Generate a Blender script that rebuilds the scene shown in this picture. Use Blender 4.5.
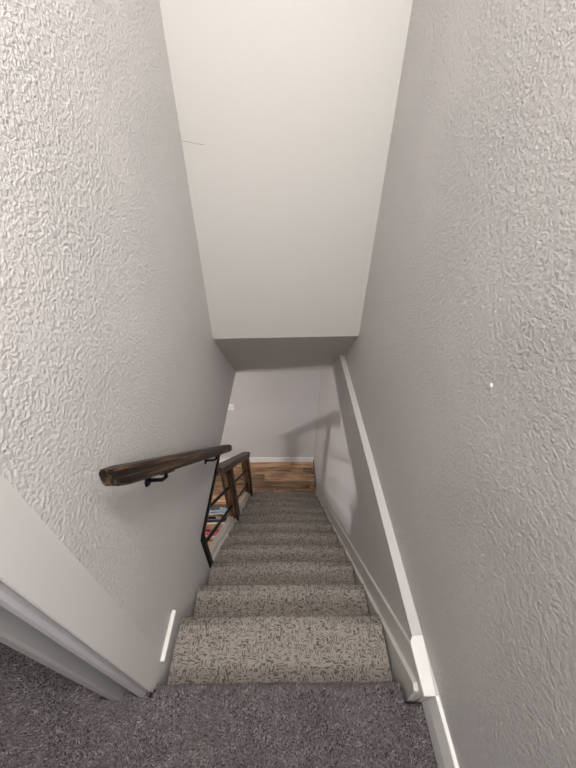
import bpy, bmesh, math, random
import numpy as np
from mathutils import Vector, Matrix
random.seed(7); rng = np.random.default_rng(7)
for o in list(bpy.data.objects): bpy.data.objects.remove(o)
scene = bpy.context.scene
C = scene.collection

# ------------------------------------------------------------------ camera
CAM_POS = Vector((0.0246, -0.2937, 1.5183))
PITCH, YAW, ROLL, FPX = 0.6576, 0.0141, -0.0078, 315.94
cp, sp, cy, sy = math.cos(PITCH), math.sin(PITCH), math.cos(YAW), math.sin(YAW)
fwd = Vector((sy*cp, cy*cp, -sp)); right = Vector((cy, -sy, 0)); down = fwd.cross(right)
c_, s_ = math.cos(ROLL), math.sin(ROLL)
right, down = c_*right + s_*down, -s_*right + c_*down
cam = bpy.data.cameras.new('camera'); cam.sensor_fit = 'HORIZONTAL'; cam.sensor_width = 36.0
cam.lens = FPX/576*36; cam.clip_start = 0.02
cam_o = bpy.data.objects.new('camera', cam); C.objects.link(cam_o)
m3 = Matrix((right, -down, -fwd)).transposed()
cam_o.matrix_world = Matrix.Translation(CAM_POS) @ m3.to_4x4()
scene.camera = cam_o

# ------------------------------------------------------------------ world, exposure
w = bpy.data.worlds.new('world'); scene.world = w; w.use_nodes = True
w.node_tree.nodes['Background'].inputs[0].default_value = (0.9, 0.92, 1, 1)
w.node_tree.nodes['Background'].inputs[1].default_value = 0.0
scene.view_settings.view_transform = 'Standard'; scene.view_settings.look = 'None'
scene.view_settings.gamma = 1.0; scene.view_settings.use_curve_mapping = False
scene.view_settings.exposure = 0.10

# lamps of the place: (position, watts, colour, radius)
UP_LAMP = ((0.25, -0.22, 2.86), 80.0, (1.0, 0.965, 0.93), 0.11)
HALL_LAMP = ((0.41, -1.75, 2.72), 100.0, (1.0, 0.965, 0.93), 0.14)
LOW_LAMP = ((-2.50, 0.02, -0.45), 112.0, (1.0, 0.945, 0.93), 0.12)
LOW_LAMP_B = ((-2.05, 0.30, -0.43), 46.0, (1.0, 0.945, 0.93), 0.02)

# ------------------------------------------------------------------ measures
T, RZ = 0.214, 0.2252          # tread depth, riser height
SL = RZ/T
LAND = -0.085                  # landing carpet level
XL, XR, XRL = -0.468, 0.546, 0.505
ZC = -0.338                    # ceiling level of the lower room
FLOOR = -2.702
YEND = 3.07
CEIL = 3.25

# ------------------------------------------------------------------ materials
def mat(name, col=(0.5, 0.5, 0.5), rough=0.6, metal=0.0, spec=0.5, coat=0.0):
    m = bpy.data.materials.new(name); m.use_nodes = True
    b = m.node_tree.nodes['Principled BSDF']
    b.inputs['Base Color'].default_value = (*col, 1); b.inputs['Roughness'].default_value = rough
    b.inputs['Metallic'].default_value = metal; b.inputs['Specular IOR Level'].default_value = spec
    b.inputs['Coat Weight'].default_value = coat
    return m, m.node_tree.nodes, m.node_tree.links, b
def N(nt, kind, **kw):
    n = nt.new(kind)
    for k, v in kw.items():
        if k in ('operation', 'blend_type', 'data_type', 'feature', 'noise_dimensions', 'attribute_name', 'bands_direction', 'wave_type', 'distance', 'interpolation'): setattr(n, k, v)
    return n
def ramp(nt, p0, p1, c0=(0, 0, 0, 1), c1=(1, 1, 1, 1)):
    r = nt.new('ShaderNodeValToRGB'); e = r.color_ramp.elements
    e[0].position = p0; e[0].color = c0; e[1].position = p1; e[1].color = c1
    return r
def coords(nt, lk, scale=(1, 1, 1), offset_random=False):
    tc = nt.new('ShaderNodeTexCoord'); mp = nt.new('ShaderNodeMapping'); mp.inputs['Scale'].default_value = scale
    if offset_random:
        oi = nt.new('ShaderNodeObjectInfo'); mu = nt.new('ShaderNodeVectorMath'); mu.operation = 'SCALE'
        cb = nt.new('ShaderNodeCombineXYZ')
        for k in range(3): lk.new(oi.outputs['Random'], cb.inputs[k])
        lk.new(cb.outputs[0], mu.inputs[0]); mu.inputs['Scale'].default_value = 37.0
        ad = nt.new('ShaderNodeVectorMath'); ad.operation = 'ADD'
        lk.new(tc.outputs['Object'], ad.inputs[0]); lk.new(mu.outputs[0], ad.inputs[1]); lk.new(ad.outputs[0], mp.inputs['Vector'])
    else:
        lk.new(tc.outputs['Object'], mp.inputs['Vector'])
    return mp

def wall_material(name, col, coarse, fine, rough=0.55):
    """painted drywall with a sprayed knockdown texture (relief only)"""
    m, nt, lk, b = mat(name, col, rough, spec=0.35)
    mp = coords(nt, lk)
    n1 = nt.new('ShaderNodeTexNoise'); n1.inputs['Scale'].default_value = 100; n1.inputs['Detail'].default_value = 4; n1.inputs['Roughness'].default_value = 0.62
    n1.inputs['Distortion'].default_value = 0.15
    r1 = ramp(nt, 0.36, 0.72)
    n2 = nt.new('ShaderNodeTexNoise'); n2.inputs['Scale'].default_value = 170; n2.inputs['Detail'].default_value = 2
    n3 = nt.new('ShaderNodeTexNoise'); n3.inputs['Scale'].default_value = 3.2; n3.inputs['Detail'].default_value = 1
    r3 = ramp(nt, 0.32, 0.62, (0.6, 0.6, 0.6, 1), (1, 1, 1, 1))
    mu = nt.new('ShaderNodeMath'); mu.operation = 'MULTIPLY'
    for n in (n1, n2, n3): lk.new(mp.outputs[0], n.inputs['Vector'])
    lk.new(n1.outputs['Fac'], r1.inputs[0]); lk.new(n3.outputs['Fac'], r3.inputs[0])
    lk.new(r1.outputs[0], mu.inputs[0]); lk.new(r3.outputs[0], mu.inputs[1])
    b1 = nt.new('ShaderNodeBump'); b1.inputs['Strength'].default_value = coarse; b1.inputs['Distance'].default_value = 0.0046
    b2 = nt.new('ShaderNodeBump'); b2.inputs['Strength'].default_value = fine; b2.inputs['Distance'].default_value = 0.0015
    lk.new(mu.outputs[0], b1.inputs['Height']); lk.new(n2.outputs['Fac'], b2.inputs['Height'])
    lk.new(b2.outputs[0], b1.inputs['Normal']); lk.new(b1.outputs[0], b.inputs['Normal'])
    return m
PAINT = (0.63, 0.612, 0.605)
M = {}
M['wall'] = wall_material('textured_wall_paint', PAINT, 0.95, 0.30)
M['smooth'] = wall_material('smooth_wall_paint', PAINT, 0.04, 0.10)
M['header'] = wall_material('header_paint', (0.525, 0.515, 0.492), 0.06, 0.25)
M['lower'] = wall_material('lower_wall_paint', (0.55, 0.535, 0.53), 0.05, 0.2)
M['ceil'] = wall_material('ceiling_paint', (0.72, 0.71, 0.69), 0.2, 0.25)
M['white'] = mat('white_trim_paint', (0.78, 0.775, 0.76), 0.32)[0]
M['shaded_trim'] = mat('shaded_casing_grey', (0.30, 0.30, 0.30), 0.4)[0]  # casing grey deepened: the shade on its faces is put into the colour
M['iron'] = mat('black_iron', (0.006, 0.0055, 0.0055), 0.5, spec=0.2)[0]
M['taupe'] = mat('taupe_board', (0.16, 0.13, 0.11), 0.6)[0]
M['skirt'] = mat('warm_grey_skirt_paint', (0.60, 0.585, 0.56), 0.4)[0]
M['cream'] = mat('cream_trim_paint', (0.62, 0.58, 0.53), 0.4)[0]

def gloss_white():
    m, nt, lk, b = mat('glossy_caulked_trim', (0.40, 0.40, 0.41), 0.25)
    mp = coords(nt, lk, (60, 60, 28)); n = nt.new('ShaderNodeTexNoise'); n.inputs['Scale'].default_value = 1; n.inputs['Detail'].default_value = 2
    bp = nt.new('ShaderNodeBump'); bp.inputs['Strength'].default_value = 0.35; bp.inputs['Distance'].default_value = 0.004
    lk.new(mp.outputs[0], n.inputs['Vector']); lk.new(n.outputs['Fac'], bp.inputs['Height']); lk.new(bp.outputs[0], b.inputs['Normal'])
    return m
M['gloss'] = gloss_white()

def charred_wood():
    m, nt, lk, b = mat('charred_varnished_wood', rough=0.42, spec=0.28)
    mp = coords(nt, lk, (95, 2.0, 95), True)
    n = nt.new('ShaderNodeTexNoise'); n.inputs['Scale'].default_value = 1; n.inputs['Detail'].default_value = 4; n.inputs['Distortion'].default_value = 0.5
    r = nt.new('ShaderNodeValToRGB'); e = r.color_ramp.elements
    e[0].position = 0.45; e[0].color = (0.008, 0.004, 0.003, 1); e[1].position = 0.70; e[1].color = (0.28, 0.095, 0.045, 1)
    x = e.new(0.53); x.color = (0.03, 0.014, 0.008, 1); x = e.new(0.60); x.color = (0.095, 0.062, 0.028, 1)
    bp = nt.new('ShaderNodeBump'); bp.inputs['Strength'].default_value = 0.25; bp.inputs['Distance'].default_value = 0.002
    lk.new(mp.outputs[0], n.inputs['Vector']); lk.new(n.outputs['Fac'], r.inputs[0]); lk.new(r.outputs[0], b.inputs['Base Color'])
    lk.new(n.outputs['Fac'], bp.inputs['Height']); lk.new(bp.outputs[0], b.inputs['Normal'])
    return m
M['wood'] = charred_wood()

def plank_mat():
    m, nt, lk, b = mat('oak_floor_plank', rough=0.42)
    mp = coords(nt, lk, (2.6, 34, 34), True)
    n = nt.new('ShaderNodeTexNoise'); n.inputs['Scale'].default_value = 1; n.inputs['Detail'].default_value = 4; n.inputs['Distortion'].default_value = 0.8
    r = nt.new('ShaderNodeValToRGB'); e = r.color_ramp.elements
    e[0].position = 0.30; e[0].color = (0.12, 0.062, 0.03, 1); e[1].position = 0.72; e[1].color = (0.58, 0.39, 0.24, 1)
    x = e.new(0.5); x.color = (0.34, 0.205, 0.115, 1)
    oi = nt.new('ShaderNodeObjectInfo'); hs = nt.new('ShaderNodeHueSaturation')
    mr = nt.new('ShaderNodeMapRange'); mr.inputs['To Min'].default_value = 0.5; mr.inputs['To Max'].default_value = 1.35
    lk.new(mp.outputs[0], n.inputs['Vector']); lk.new(n.outputs['Fac'], r.inputs[0])
    lk.new(oi.outputs['Random'], mr.inputs['Value']); lk.new(mr.outputs[0], hs.inputs['Value'])
    lk.new(r.outputs[0], hs.inputs['Color']); lk.new(hs.outputs[0], b.inputs['Base Color'])
    return m
M['plank'] = plank_mat()

def stair_carpet():
    """flat woven carpet: taupe ground with short dark dashes both ways"""
    m, nt, lk, b = mat('woven_stair_carpet', rough=0.95, spec=0.1)
    mp = coords(nt, lk, (1, 1, 1), True)
    wob = nt.new('ShaderNodeTexNoise'); wob.inputs['Scale'].default_value = 55; wob.inputs['Detail'].default_value = 1
    sb = nt.new('ShaderNodeVectorMath'); sb.operation = 'SUBTRACT'; sb.inputs[1].default_value = (0.5, 0.5, 0.5)
    sc = nt.new('ShaderNodeVectorMath'); sc.operation = 'SCALE'; sc.inputs['Scale'].default_value = 0.006
    ad = nt.new('ShaderNodeVectorMath'); ad.operation = 'ADD'
    lk.new(mp.outputs[0], wob.inputs['Vector']); lk.new(wob.outputs['Color'], sb.inputs[0]); lk.new(sb.outputs[0], sc.inputs[0])
    lk.new(mp.outputs[0], ad.inputs[0]); lk.new(sc.outputs[0], ad.inputs[1])
    def dashes(sx, sy_, thr):
        sn = nt.new('ShaderNodeVectorMath'); sn.operation = 'SNAP'; sn.inputs[1].default_value = (sx, sy_, sx)
        lk.new(ad.outputs[0], sn.inputs[0])
        wn = nt.new('ShaderNodeTexWhiteNoise'); wn.noise_dimensions = '3D'; lk.new(sn.outputs[0], wn.inputs['Vector'])
        r = ramp(nt, thr - 0.12, thr + 0.14); lk.new(wn.outputs['Value'], r.inputs[0]); return r
    d1 = dashes(0.0038, 0.0100, 0.68); d2 = dashes(0.0110, 0.0038, 0.70)
    blk = nt.new('ShaderNodeTexNoise'); blk.inputs['Scale'].default_value = 28; blk.inputs['Detail'].default_value = 1
    lk.new(mp.outputs[0], blk.inputs['Vector'])
    rb = ramp(nt, 0.44, 0.56); lk.new(blk.outputs['Fac'], rb.inputs[0])
    mx = nt.new('ShaderNodeMix'); mx.data_type = 'RGBA'
    lk.new(rb.outputs[0], mx.inputs[0]); lk.new(d1.outputs[0], mx.inputs[6]); lk.new(d2.outputs[0], mx.inputs[7])
    fine = nt.new('ShaderNodeTexNoise'); fine.inputs['Scale'].default_value = 260; fine.inputs['Detail'].default_value = 2
    lk.new(mp.outputs[0], fine.inputs['Vector'])
    rf = ramp(nt, 0.3, 0.72, (0.22, 0.195, 0.173, 1), (0.42, 0.38, 0.345, 1)); lk.new(fine.outputs['Fac'], rf.inputs[0])
    rd = ramp(nt, 0.3, 0.72, (0.058, 0.05, 0.044, 1), (0.175, 0.156, 0.14, 1)); lk.new(fine.outputs['Fac'], rd.inputs[0])
    fin = nt.new('ShaderNodeMix'); fin.data_type = 'RGBA'
    lk.new(mx.outputs[2], fin.inputs[0]); lk.new(rf.outputs[0], fin.inputs[6]); lk.new(rd.outputs[0], fin.inputs[7])
    lk.new(fin.outputs[2], b.inputs['Base Color'])
    vo = nt.new('ShaderNodeTexVoronoi'); vo.inputs['Scale'].default_value = 210; lk.new(ad.outputs[0], vo.inputs['Vector'])
    bp = nt.new('ShaderNodeBump'); bp.inputs['Strength'].default_value = 0.7; bp.inputs['Distance'].default_value = 0.004; bp.invert = True
    lk.new(vo.outputs['Distance'], bp.inputs['Height']); lk.new(bp.outputs[0], b.inputs['Normal'])
    return m
M['stair_carpet'] = stair_carpet()

def pile_mat():
    m, nt, lk, b = mat('grey_frieze_pile', rough=0.9, spec=0.15)
    at = nt.new('ShaderNodeAttribute'); at.attribute_name = 'tone'
    r = nt.new('ShaderNodeValToRGB'); e = r.color_ramp.elements
    e[0].position = 0.0; e[0].color = (0.125, 0.112, 0.116, 1); e[1].position = 1.0; e[1].color = (0.38, 0.35, 0.355, 1)
    x = e.new(0.55); x.color = (0.195, 0.177, 0.182, 1)
    lk.new(at.outputs['Fac'], r.inputs[0]); lk.new(r.outputs[0], b.inputs['Base Color'])
    return m
M['pile'] = pile_mat()
M['backing'] = mat('carpet_backing', (0.06, 0.055, 0.06), 0.95, spec=0.1)[0]

# ------------------------------------------------------------------ mesh helpers
def link(name, me, m=None, parent=None, smooth=False):
    o = bpy.data.objects.new(name, me); C.objects.link(o)
    if m is not None and len(me.materials) == 0: me.materials.append(m)
    if smooth:
        for p in me.polygons: p.use_smooth = True
    if parent is not None: o.parent = parent
    return o
def tomesh(bm, name):
    bmesh.ops.recalc_face_normals(bm, faces=bm.faces[:])
    me = bpy.data.meshes.new(name); bm.to_mesh(me); bm.free(); return me
def add_box(bm, x0, x1, y0, y1, z0, z1, bev=0.0, seg=2):
    v = [bm.verts.new((x, y, z)) for x in (x0, x1) for y in (y0, y1) for z in (z0, z1)]
    f = [bm.faces.new([v[i] for i in q]) for q in ((0, 1, 3, 2), (4, 6, 7, 5), (0, 4, 5, 1), (2, 3, 7, 6), (0, 2, 6, 4), (1, 5, 7, 3))]
    if bev > 0:
        ed = list({e for fc in f for e in fc.edges})
        bmesh.ops.bevel(bm, geom=ed, offset=bev, segments=seg, affect='EDGES', profile=0.5)
def boxes(name, bl, bev=0.0):
    bm = bmesh.new()
    for b_ in bl: add_box(bm, *b_, bev=bev)
    return tomesh(bm, name)
def prism(name, pts, axis, a0, a1, bev=0.0):
    """extrude a 2D polygon: axis 'x' -> pts are (y,z); axis 'z' -> pts are (x,y); axis 'y' -> (x,z)"""
    bm = bmesh.new()
    def P(p, a): return (a, p[0], p[1]) if axis == 'x' else ((p[0], p[1], a) if axis == 'z' else (p[0], a, p[1]))
    A = [bm.verts.new(P(p, a0)) for p in pts]; B = [bm.verts.new(P(p, a1)) for p in pts]
    n = len(pts); bm.faces.new(A[::-1]); bm.faces.new(B)
    for i in range(n): bm.faces.new((A[i], A[(i+1) % n], B[(i+1) % n], B[i]))
    if bev > 0: bmesh.ops.bevel(bm, geom=bm.edges[:], offset=bev, segments=2, affect='EDGES', profile=0.5)
    return tomesh(bm, name)
def struct(name, me, m):
    o = link(name, me, m); o['kind'] = 'structure'; return o
def thing(name, label, cat, loc=(0, 0, 0), group=None):
    o = bpy.data.objects.new(name, None); C.objects.link(o); o.empty_display_size = 0.05
    o.location = loc; o['label'] = label; o['category'] = cat
    if group: o['group'] = group
    return o
def part(name, me, m, root, smooth=False, at=None, rot=None):
    """mesh given in world coordinates (or at its own place 'at'), parented without moving"""
    o = link(name, me, m, root, smooth)
    base = Vector(root.location) if root is not None else Vector()
    if root is not None and root.parent is not None: base = base + Vector(root.parent.location)
    o.location = Vector(at if at else (0, 0, 0)) - base
    if rot is not None: o.rotation_euler = rot
    return o

# ------------------------------------------------------------------ the shell: upper floor
wl = struct('wall_left', prism('wall_left', [(0.05, ZC), (0.05, CEIL), (2.40, CEIL), (2.40, ZC)], 'x', -0.64, XL), M['wall'])
struct('wall_left_lower', prism('wall_left_lower', [(-0.055, FLOOR), (-0.055, ZC), (0.05, ZC), (0.632, ZC), (0.632, FLOOR)], 'x', -0.58, XL), M['wall'])
# smooth corner band where the wall ends at the landing
struct('wall_left_end', prism('wall_left_end', [(XL, -0.060), (XL, 0.05), (-0.62, 0.05), (-0.62, -0.030), (-0.512, -0.030), (-0.512, -0.046), (-0.476, -0.046), (-0.476, -0.060)], 'z', ZC, CEIL), M['smooth'])
struct('wall_right', boxes('wall_right', [(XR, 0.70, -5.0, YEND, 0.040, CEIL), (XR, 0.70, -5.0, -0.1, LAND - .2, 0.040)]), M['wall'])
struct('wall_right_lower', boxes('wall_right_lower', [(XRL, 0.70, -0.095, YEND, FLOOR, 0.040)]), M['lower'])
# header wall and sloped soffit under the upper flight
def hexa(name, b8):
    bm = bmesh.new(); v = [bm.verts.new(p) for p in b8]
    for q in ((0, 1, 2, 3), (4, 7, 6, 5), (0, 4, 5, 1), (1, 5, 6, 2), (2, 6, 7, 3), (3, 7, 4, 0)): bm.faces.new([v[i] for i in q])
    return tomesh(bm, name)
hyl, hyr = 1.622, 1.664; ZH = 0.432; syl, syr, ZS = 2.367, 2.438, -0.392
x0, x1 = XL - 0.001, XR + 0.001
struct('wall_front', hexa('wall_front', [(x0, hyl, ZH), (x1, hyr, ZH), (x1, hyr + .12, ZH), (x0, hyl + .12, ZH),
                                        (x0, hyl, CEIL), (x1, hyr, CEIL), (x1, hyr + .12, CEIL), (x0, hyl + .12, CEIL)]), M['header'])
struct('ceiling_slope', hexa('ceiling_slope', [(x0, hyl + .002, ZH - .0005), (x1, hyr + .002, ZH - .0005), (x1, syr, ZS), (x0, syl, ZS),
                                              (x0, hyl + .10, ZH + .12), (x1, hyr + .10, ZH + .12), (x1, syr, ZS + .25), (x0, syl, ZS + .25)]), M['header'])
struct('ceiling_upper', boxes('ceiling_upper', [(-4.0, 0.70, -5.0, 2.4, CEIL, CEIL + .1)]), M['ceil'])
struct('wall_back', boxes('wall_back', [(-4.0, 0.70, -5.1, -5.0, LAND - .2, CEIL)]), M['smooth'])
struct('wall_landing_left', boxes('wall_landing_left', [(-4.1, -4.0, -5.0, 1.3, LAND - .2, CEIL)]), M['smooth'])
struct('wall_landing_front', boxes('wall_landing_front', [(-4.0, -0.64, 1.2, 1.3, LAND - .2, CEIL)]), M['smooth'])

# ------------------------------------------------------------------ the shell: lower floor
struct('ceiling_lower', boxes('ceiling_lower', [(-4.0, -0.64, -2.0, YEND, ZC, ZC + .14), (XL, 0.70, 2.41, YEND, ZC, ZC + .14), (-.64, XL, 2.40, YEND, ZC, ZC + .14)]), M['ceil'])
struct('wall_far', boxes('wall_far', [(-4.0, 0.70, YEND, YEND + .1, FLOOR - .05, ZC + .1)]), M['lower'])
struct('wall_lower_left', boxes('wall_lower_left', [(-4.1, -4.0, -2.0, YEND, FLOOR - .05, ZC + .1)]), M['lower'])
struct('wall_lower_back', boxes('wall_lower_back', [(-4.0, 0.70, -2.1, -2.0, FLOOR - .05, ZC + .1)]), M['lower'])
fl = struct('floor', boxes('floor', [(-4.0, 0.70, -2.0, YEND, FLOOR - .05, FLOOR - .012)]), M['taupe'])
# wood planks, one object each
pw, pl = 0.128, 1.22
pm = boxes('plank', [(0, pl - .002, 0, pw - .002, FLOOR - .012, FLOOR)], bev=0.0012); pm.materials.append(M['plank'])
row = 0; y = YEND - pw
while y > 0.5:
    off = random.uniform(0, pl); x = XRL - off
    cuts = [XRL]
    while x > -2.6: cuts.append(x); x -= pl
    cuts.append(max(x, -3.99))
    for a, b_ in zip(cuts[1:], cuts[:-1]):
        o = bpy.data.objects.new('plank', pm); C.objects.link(o); o.parent = fl
        o.location = (a, y, 0); o.scale = ((b_ - a)/pl, 1, 1)
    y -= pw; row += 1

bf = struct('baseboard_far', boxes('baseboard_far', [(-3.99, XRL, YEND - .016, YEND, FLOOR, FLOOR + .105)], bev=.003), M['white'])
part('corner_block', boxes('corner_block', [(XRL - .022, XRL, YEND - .035, YEND - .014, FLOOR, FLOOR + .125)], bev=.003), M['white'], bf)
struct('dark_strip_right_lower', boxes('dark_strip_right_lower', [(XRL - .012, XRL, 2.50, YEND - .035, FLOOR, FLOOR + .10)], bev=.002), M['taupe'])  # thin dark taupe strip along the foot of the right wall

# ------------------------------------------------------------------ landing floor with its pile
NY = -0.078                                            # where the landing nosing starts to roll over
fu = struct('floor_landing', boxes('floor_landing', [(-4.0, 0.462, -5.0, NY, ZC + .02, LAND - .012), (0.462, XR, -5.0, -0.100, ZC + .02, LAND - .012),
                                             (-4.0, -0.645, NY, 1.2, ZC + .02, LAND - .012), (-0.645, XL - .002, NY, -0.02, ZC + .02, LAND - .012)]), M['backing'])
def pile():
    # jittered roots on the top plus the rolled edge; each tuft is a bent three-sided spike
    def grid(x0, x1, y0, y1, s):
        nx, ny = int((x1-x0)/s), int((y1-y0)/s)
        gx, gy = np.meshgrid(np.arange(nx), np.arange(ny)); p = np.stack([gx.ravel(), gy.ravel()], 1)*s + [x0, y0]
        return p + rng.uniform(-.5, .5, p.shape)*s*0.95
    s = 0.0044
    A = np.vstack([grid(-0.64, 0.456, -0.52, NY + .005, s), grid(-0.562, -0.472, NY, -0.048, s), grid(-1.5, -0.64, -0.52, 0.34, s*1.1), grid(0.456, 0.521, -0.52, -0.104, s)])
    bad = (A[:, 0] > -0.648) & (A[:, 0] < -0.563) & (A[:, 1] > -0.079)
    A = A[~bad]
    P = np.column_stack([A, np.full(len(A), LAND - .013)]); Nn = np.tile([0, 0, 1.], (len(A), 1))
    # rolled nosing
    n = 3800; xs = rng.uniform(XL + .012, 0.458, n); th = rng.uniform(0, 2.3, n); r = 0.030
    c = np.array([0, NY, LAND - .013 - r])
    Pe = np.column_stack([xs, c[1] + r*np.sin(th), c[2] + r*np.cos(th)]); Ne = np.column_stack([np.zeros(n), np.sin(th), np.cos(th)])
    P = np.vstack([P, Pe]); Nn = np.vstack([Nn, Ne]); n = len(P)
    # clumped lean so the pile looks trodden
    def field(k, ph): return np.sin(P[:, 0]*k + 2.1*np.sin(P[:, 1]*k*.8 + ph))*np.cos(P[:, 1]*k*1.1 + 1.7*np.sin(P[:, 0]*k*.7 + ph))
    lean = np.column_stack([field(11, 0)*.45 + rng.normal(0, .33, n), field(14, 2)*.45 + rng.normal(0, .33, n), np.zeros(n)])
    D = Nn + lean; D /= np.linalg.norm(D, axis=1)[:, None]
    h = rng.uniform(.010, .016, n)[:, None]
    up = np.tile([0.31, 0.77, 0.55], (n, 1)); a = np.cross(D, up); a /= np.linalg.norm(a, axis=1)[:, None]; b = np.cross(D, a)
    wdt = rng.uniform(.0019, .0032, n)[:, None]; ph = rng.uniform(0, 6.28, n)
    V = np.zeros((n, 7, 3))
    for k in range(3):
        an = ph + k*2.094; e = a*np.cos(an)[:, None] + b*np.sin(an)[:, None]
        V[:, k] = P + e*wdt; V[:, 3+k] = P + D*h*.6 + e*wdt*1.1
    V[:, 6] = P + D*h + lean*h*.35
    F = []
    for k in range(3):
        k2 = (k+1) % 3; F += [(k, k2, 3+k2), (k, 3+k2, 3+k), (3+k, 3+k2, 6)]
    F = np.array(F); faces = (F[None] + (np.arange(n)*7)[:, None, None]).reshape(-1, 3)
    me = bpy.data.meshes.new('carpet_pile'); nv, nf = n*7, len(faces)
    me.vertices.add(nv); me.vertices.foreach_set('co', V.ravel().astype(np.float32))
    me.loops.add(nf*3); me.loops.foreach_set('vertex_index', faces.ravel().astype(np.int32))
    me.polygons.add(nf); me.polygons.foreach_set('loop_start', (np.arange(nf)*3).astype(np.int32))
    me.update(calc_edges=True)
    tone = np.clip(rng.beta(1.6, 2.6, n) + .12*field(60, 1), 0, 1)
    at = me.attributes.new('tone', 'FLOAT', 'POINT'); at.data.foreach_set('value', np.repeat(tone, 7).astype(np.float32))
    return me
po = link('carpet_pile', pile(), M['pile'], fu); po['kind'] = 'stuff'
po['label'] = 'dark grey shaggy carpet pile on the landing'
bm = bmesh.new()                                       # rolled edge of backing under the pile
def prof_roll(): 
    r = 0.030; cyy, czz = NY, LAND - .013 - r
    return [(NY - .02, LAND - .013)] + [(cyy + r*math.sin(a), czz + r*math.cos(a)) for a in [i*2.4/10 for i in range(11)]] + [(NY - .02, LAND - .09)]
bm.free()
part('carpet_nosing', prism('carpet_nosing', prof_roll(), 'x', XL + .004, 0.462), M['backing'], fu)

# ------------------------------------------------------------------ trims of the landing
struct('baseboard_right', prism('baseboard_right', [(0.523, LAND - .012), (0.525, -0.03), (0.5335, 0.034), (0.536, 0.036), (XR, 0.036), (XR, LAND - .012)], 'y', -5.0, -0.096), M['white'])
struct('trim_1', prism('trim_1', [(0.491, -0.100), (0.532, -0.100), (0.544, 0.066), (0.505, 0.066), (0.491, 0.045)], 'z', 0.034, 0.047, .002), M['white'])
struct('trim_2', boxes('trim_2', [(XL, XL + .017, 0.028, 0.202, -0.128, -0.112)], bev=.002), M['white'])
# wall-end casing: bead, recess, flat, rounded back (profile in x,y, runs to the ceiling)
struct('trim_3', prism('trim_3', [(-0.484, -0.046), (-0.485, -0.066), (-0.490, -0.074), (-0.499, -0.077), (-0.508, -0.074), (-0.513, -0.066), (-0.513, -0.046)], 'z', LAND - .012, CEIL), M['gloss'])
struct('trim_4', prism('trim_4', [(-0.512, -0.030), (-0.514, -0.040), (-0.562, -0.046), (-0.567, -0.080), (-0.575, -0.085), (-0.600, -0.085), (-0.611, -0.078), (-0.645, -0.040), (-0.645, 0.02), (-0.62, 0.02), (-0.62, -0.030)], 'z', LAND - .012, CEIL), M['shaded_trim'])

# ------------------------------------------------------------------ staircase
st = thing('staircase', 'straight carpeted staircase descending between the textured walls to the plank floor', 'staircase', (0, 1.2, FLOOR))
def tread_profile():
    # local: nosing tip at (0,0); top surface behind it, riser tucked under
    r = 0.019; pts = [(-T - .03, 0.0005), (-T*.6, 0.001), (-r - .02, 0.0)]
    for i in range(9):
        a = math.pi*i/8*1.0; pts.append((-r + r*math.sin(a), -r + r*math.cos(a)))
    pts += [(-r - .008, -2*r - .004), (-r - .010, -RZ - .05), (-T - .03, -RZ - .05)]
    return pts
tm = prism('tread', tread_profile(), 'x', -0.452, 0.4655)
tm.materials.append(M['stair_carpet'])
for p in tm.polygons: p.use_smooth = abs(p.normal.x) < .5 and p.area < .03
for i in range(1, 12):
    o = part('tread', tm, None, st, at=(0, T*i, -RZ*i))
zn = lambda y: -SL*y
def skirt(name, xa, xb, off, ya, yb, cap=None, depth=.34, m='white', notch=False):
    pts = [(ya, zn(ya) + off)] if cap is None else [(ya, cap), (max(ya, (off - cap)/SL), cap)]
    if notch: pts = [(ya, LAND - .03), (ya + .008, zn(ya + .03) + off - .01), (ya + .03, zn(ya + .03) + off)]
    pts += [(yb, zn(yb) + off)]
    if zn(yb) + off > FLOOR: pts += [(yb, FLOOR + .001)]
    lo = lambda y: max(FLOOR + .001, zn(y) + off - depth)
    pts += [((off - depth - FLOOR)/SL, FLOOR + .001), (ya, lo(ya))]
    return part(name, prism(name, pts, 'x', xa, xb, .002), M[m], st)
skirt('skirt_board', 0.491, XRL - .001, 0.075, -0.092, 2.46, cap=0.034, m='skirt')
skirt('stringer', 0.474, 0.491, -0.050, -0.090, 2.42, cap=None, notch=True, m='skirt')
skirt('stringer', -0.478, -0.453, -0.010, 0.634, 2.40, m='cream')
skirt('stringer_cap', -0.530, -0.478, 0.025, 0.634, 2.42, m='cream')

# ------------------------------------------------------------------ open railing of the lower flight
XC = -0.480
rl = thing('stair_railing', 'dark charred wood stair railing with black iron bars beside the lower steps', 'railing', (XC, 2.33, zn(2.33)))
MW = {}
def stick(name, A, B, prof, m, root, e0=1.0, e1=1.0, taper=0.0, bev=0.0, xdir=(1, 0, 0), shear=0.0):
    """sweep a closed profile (u along x, v up) from A to B; the mesh runs along its own local y so the grain follows it"""
    A, B = Vector(A), Vector(B); L = (B - A).length; d = (B - A)/L
    X = Vector(xdir); X = (X - d*X.dot(d)).normalized(); Z = X.cross(d)
    bm = bmesh.new(); rings = []
    ys = [(0, e0), (L, e1)] if taper == 0 else [(0, e0), (taper, 1), (L - taper, 1), (L, e1)]
    for yy, s in ys: rings.append([bm.verts.new((u*s, yy - (v*shear if yy < L/2 else 0), v*s)) for u, v in prof])
    n = len(prof)
    for a, b_ in zip(rings[:-1], rings[1:]):
        for i in range(n): bm.faces.new((a[i], a[(i+1) % n], b_[(i+1) % n], b_[i]))
    bm.faces.new(rings[0][::-1]); bm.faces.new(rings[-1])
    if bev: bmesh.ops.bevel(bm, geom=bm.edges[:], offset=bev, segments=2, affect='EDGES', profile=.5)
    me = tomesh(bm, name); o = link(name, me, m, root)
    mw = Matrix((X, d, Z)).transposed().to_4x4(); mw.translation = A - Vector(root.location)
    o.matrix_local = mw; MW[o.name] = mw
    return o
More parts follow.
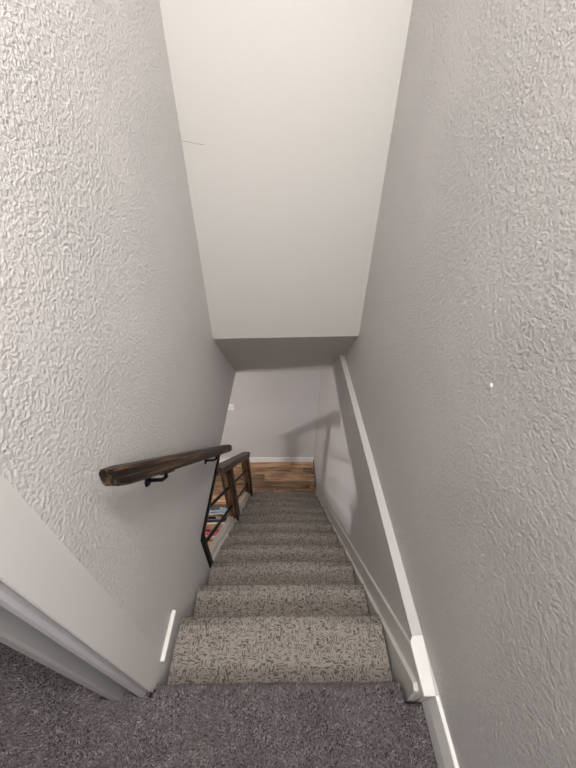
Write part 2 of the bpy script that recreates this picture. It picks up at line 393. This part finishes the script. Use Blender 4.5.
def rect(a, b, c=0.006): return [(-a+c, -b), (a-c, -b), (a, -b+c), (a, b-c), (a-c, b), (-a+c, b), (-a, b-c), (-a, -b+c)]
def disc(r, n=10): return [(r*math.cos(i*6.28319/n), r*math.sin(i*6.28319/n)) for i in range(n)]
RO = 0.822
ytop = 1.150
# posts
for py in (1.43, 2.33):
    zb = zn(py) + (.03 if py < 2 else .0)
    stick('post', (XC, py, zb - .03), (XC, py, zn(py) + RO - .05), rect(.048, .048, .005), M['wood'], rl)
# sloped rail with a level end over the foot post
stick('top_rail', (XC, ytop, zn(ytop) + RO - .018), (XC, 2.29, zn(2.29) + RO - .018), rect(.050, .029, .006), M['wood'], rl)
stick('rail_end', (XC, 2.275, zn(2.29) + RO - .035), (XC, 2.42, zn(2.29) + RO - .150), rect(.053, .030, .006), M['wood'], rl)
for o_ in (0.21, 0.50):
    stick('bar', (XC, 0.66, zn(0.66) + o_), (XC, 1.39, zn(1.39) + o_), disc(.012), M['iron'], rl)
    stick('bar', (XC, 1.47, zn(1.47) + o_), (XC, 2.29, zn(2.29) + o_), disc(.012), M['iron'], rl)
# black edging that frames the opening on the wall end
stick('frame_upright', (XL - .010, 0.634, -0.715), (XL - .010, 0.634, ZC), rect(.028, .020, .003), M['iron'], rl)
stick('frame_edge', (XL - .006, 0.632, ZC - .010), (XL - .006, 1.30, ZC - .010), rect(.017, .017, .002), M['iron'], rl)

# ------------------------------------------------------------------ wall handrail
HX = -0.392
A = Vector((HX, 0.168, 0.880)); B = Vector((HX, 1.30, -0.318))
hr = thing('handrail', 'dark streaked wooden handrail fixed to the left textured wall', 'handrail', (XL, 0.72, 0.29))
hd = (B - A).normalized(); hn = Vector((1, 0, 0)).cross(hd)
prof = [(u*.90, v*.95) for u, v in [(-.022, -.026), (.022, -.026), (.028, -.019), (.028, .012), (.018, .026), (-.018, .026), (-.028, .012), (-.028, -.019)]]
stick('rail', A, B, prof, M['wood'], hr, .86, .80, taper=.05, shear=.7)
L = (B - A).length
for s_pos in (0.22, 0.73):
    p = A + hd*(L*s_pos); q = p - hn*.026
    bk = stick('bracket', q - hd*.055 - hn*.002, q + hd*.055 - hn*.002, rect(.014, .004, .002), M['iron'], hr)
    bm = bmesh.new()                                   # curved arm from rail plate to wall rose
    path = [Vector((HX, q.y, q.z)), Vector((HX, q.y, q.z)) + Vector((-.004, 0, -.030)), Vector((HX - .022, q.y, q.z - .048)), Vector((XL + .004, q.y, q.z - .052))]
    prev = None
    for k, pt in enumerate(path):
        tdir = (path[min(k+1, 3)] - path[max(k-1, 0)]).normalized(); u = Vector((0, 1, 0)); v = tdir.cross(u)
        ring = [bm.verts.new(pt + u*.007*math.cos(t) + v*.007*math.sin(t)) for t in [i*6.28319/8 for i in range(8)]]
        if prev:
            for i in range(8): bm.faces.new((prev[i], prev[(i+1) % 8], ring[(i+1) % 8], ring[i]))
        else: bm.faces.new(ring[::-1])
        prev = ring
    bm.faces.new(prev)
    inv = (Matrix.Translation(hr.location) @ MW[bk.name]).inverted()
    ao = link('bracket_arm', tomesh(bm, 'bracket_arm'), M['iron'], bk, True); ao.matrix_parent_inverse = inv
    bm = bmesh.new(); bmesh.ops.create_cone(bm, cap_ends=True, segments=18, radius1=.024, radius2=.019, depth=.006, matrix=Matrix.Translation((XL + .003, q.y, q.z - .052)) @ Matrix.Rotation(math.pi/2, 4, 'Y'))
    ao = link('wall_rose', tomesh(bm, 'wall_rose'), M['iron'], bk); ao.matrix_parent_inverse = inv

# small flaws in the plaster
bm = bmesh.new(); bmesh.ops.create_icosphere(bm, subdivisions=2, radius=.006, matrix=Matrix.Translation((XR, 0.33, 1.03)) @ Matrix.Diagonal((.6, 1, 1.3, 1)))
part('plaster_drip', tomesh(bm, 'plaster_drip'), M['white'], bpy.data.objects['wall_right'], True)
bm = bmesh.new(); zz = 1.511
for k in range(6):
    a = XL + .002 + k*.017; add_box(bm, a, a + .0172, 1.6205 + k*.0007, 1.6235 + k*.0007, zz - .0007, zz + .0009); zz -= .0022 + .001*(k % 2)
part('hairline_crack', tomesh(bm, 'hairline_crack'), M['taupe'], bpy.data.objects['wall_front'])

# ------------------------------------------------------------------ light switch on the far wall
sx, sz = -0.752, -1.49
sw = thing('light_switch', 'white two-gang light switch plate on the far grey wall', 'light switch', (sx, YEND, sz))
M['switch'] = mat('switch_plastic', (0.86, 0.85, 0.84), 0.35)[0]
part('plate', boxes('plate', [(sx - .058, sx + .058, YEND - .006, YEND, sz - .058, sz + .058)], bev=.002), M['switch'], sw)
for k in (-1, 1):
    part('toggle', prism('toggle', [(YEND - .006, sz - .022), (YEND - .018, sz + .010), (YEND - .016, sz + .016), (YEND - .006, sz + .020)], 'x', sx + k*.023 - .008, sx + k*.023 + .008), M['switch'], sw)

# ------------------------------------------------------------------ shoes on the plank floor below the railing
def shoe(label, loc, rz, upper, sole, lining, Ls=.29):
    root = thing('shoe', label, 'shoe', loc, 'shoes on the floor below the stairs'); root.rotation_euler = (0, 0, rz)
    # half widths along the length (heel at y=0)
    st_ = [(0.0, .022), (.03, .034), (.09, .034), (.15, .036), (.21, .046), (.26, .040), (.285, .022), (.292, .004)]
    def ringpts(scale, z): return [(w_*scale, y_*Ls/.292, z) for y_, w_ in st_] + [(-w_*scale, y_*Ls/.292, z) for y_, w_ in st_[::-1]]
    bm = bmesh.new(); rs = [[bm.verts.new(p) for p in ringpts(s, z)] for s, z in ((.92, 0), (1.06, .008), (1.06, .026), (.98, .03))]
    n = len(rs[0])
    for a, b_ in zip(rs[:-1], rs[1:]):
        for i in range(n): bm.faces.new((a[i], a[(i+1) % n], b_[(i+1) % n], b_[i]))
    bm.faces.new(rs[0][::-1]); bm.faces.new(rs[-1])
    link('sole', tomesh(bm, 'sole'), sole, root, True)
    # upper: cross sections with a collar opening at the back
    bm = bmesh.new(); prev = None
    for k, (y_, w_) in enumerate(st_):
        hgt = [.075, .095, .098, .088, .062, .048, .036, .028][k]
        sec = []
        for i in range(9):
            a = math.pi*i/8; sec.append(bm.verts.new((w_*math.cos(a)*(1 if i not in (0, 8) else 1.0), y_*Ls/.292, .026 + (hgt - .026)*math.sin(a)**.7)))
        if prev:
            for i in range(8):
                if 3 <= i <= 4 and k in (2, 3): continue
                bm.faces.new((prev[i], prev[i+1], sec[i+1], sec[i]))
        prev = sec
    me = tomesh(bm, 'upper'); up = link('upper', me, upper, root, True)
    md = up.modifiers.new('thick', 'SOLIDIFY'); md.thickness = .004
    bm = bmesh.new(); add_box(bm, -.022, .022, .035*Ls/.292, .14*Ls/.292, .03, .05, .004); link('insole', tomesh(bm, 'insole'), lining, root)
    bm = bmesh.new()
    for k in range(4):
        yy = (.155 + k*.016)*Ls/.292; zz = .094 - k*.009
        add_box(bm, -.020, .020, yy, yy + .006, zz - .004, zz + .003, .0015)
    link('laces', tomesh(bm, 'laces'), sole, root)
    return root
M['blue_grey'] = mat('blue_grey_canvas', (0.20, 0.25, 0.31), 0.8)[0]
M['black_leather'] = mat('black_leather', (0.015, 0.016, 0.018), 0.45)[0]
M['rubber'] = mat('white_rubber', (0.75, 0.76, 0.76), 0.5)[0]
M['red_cloth'] = mat('red_canvas', (0.36, 0.07, 0.075), 0.8)[0]
M['grey_rubber'] = mat('grey_rubber', (0.38, 0.36, 0.36), 0.6)[0]
shoe('blue-grey shoe with white sole on the floor below the railing', (-1.05, 2.16, FLOOR), -1.45, M['blue_grey'], M['rubber'], M['black_leather'], .31)
shoe('black shoe with white sole lying nearest the blue-grey one', (-1.08, 2.03, FLOOR), -1.52, M['black_leather'], M['rubber'], M['black_leather'], .31)
shoe('red shoe in front of the black one below the railing', (-1.12, 1.86, FLOOR), -1.6, M['red_cloth'], M['grey_rubber'], M['black_leather'], .30)

# ------------------------------------------------------------------ ceiling lamps (fixture + its light)
def lamp(label, spec, zc):
    (x, y, z), wt, col, rad = spec
    t = thing('ceiling_lamp', label, 'lamp', (x, y, zc))
    bm = bmesh.new(); bmesh.ops.create_cone(bm, cap_ends=True, segments=24, radius1=.07, radius2=.075, depth=.02, matrix=Matrix.Translation((x, y, zc - .010)))
    part('canopy', tomesh(bm, 'canopy'), M['white'], t)
    l = bpy.data.lights.new('lamp_light', 'POINT'); l.energy = wt; l.color = col; l.shadow_soft_size = rad
    lo = bpy.data.objects.new('lamp_light', l); C.objects.link(lo); lo.location = (x, y, z)
lamp('round white ceiling lamp above the landing', UP_LAMP, CEIL)
lamp('round white ceiling lamp in the hall behind the landing', HALL_LAMP, CEIL)
lamp('round white ceiling lamp in the middle of the lower room', LOW_LAMP, ZC)
lamp('round white ceiling lamp of the lower room nearest the stairs', LOW_LAMP_B, ZC)
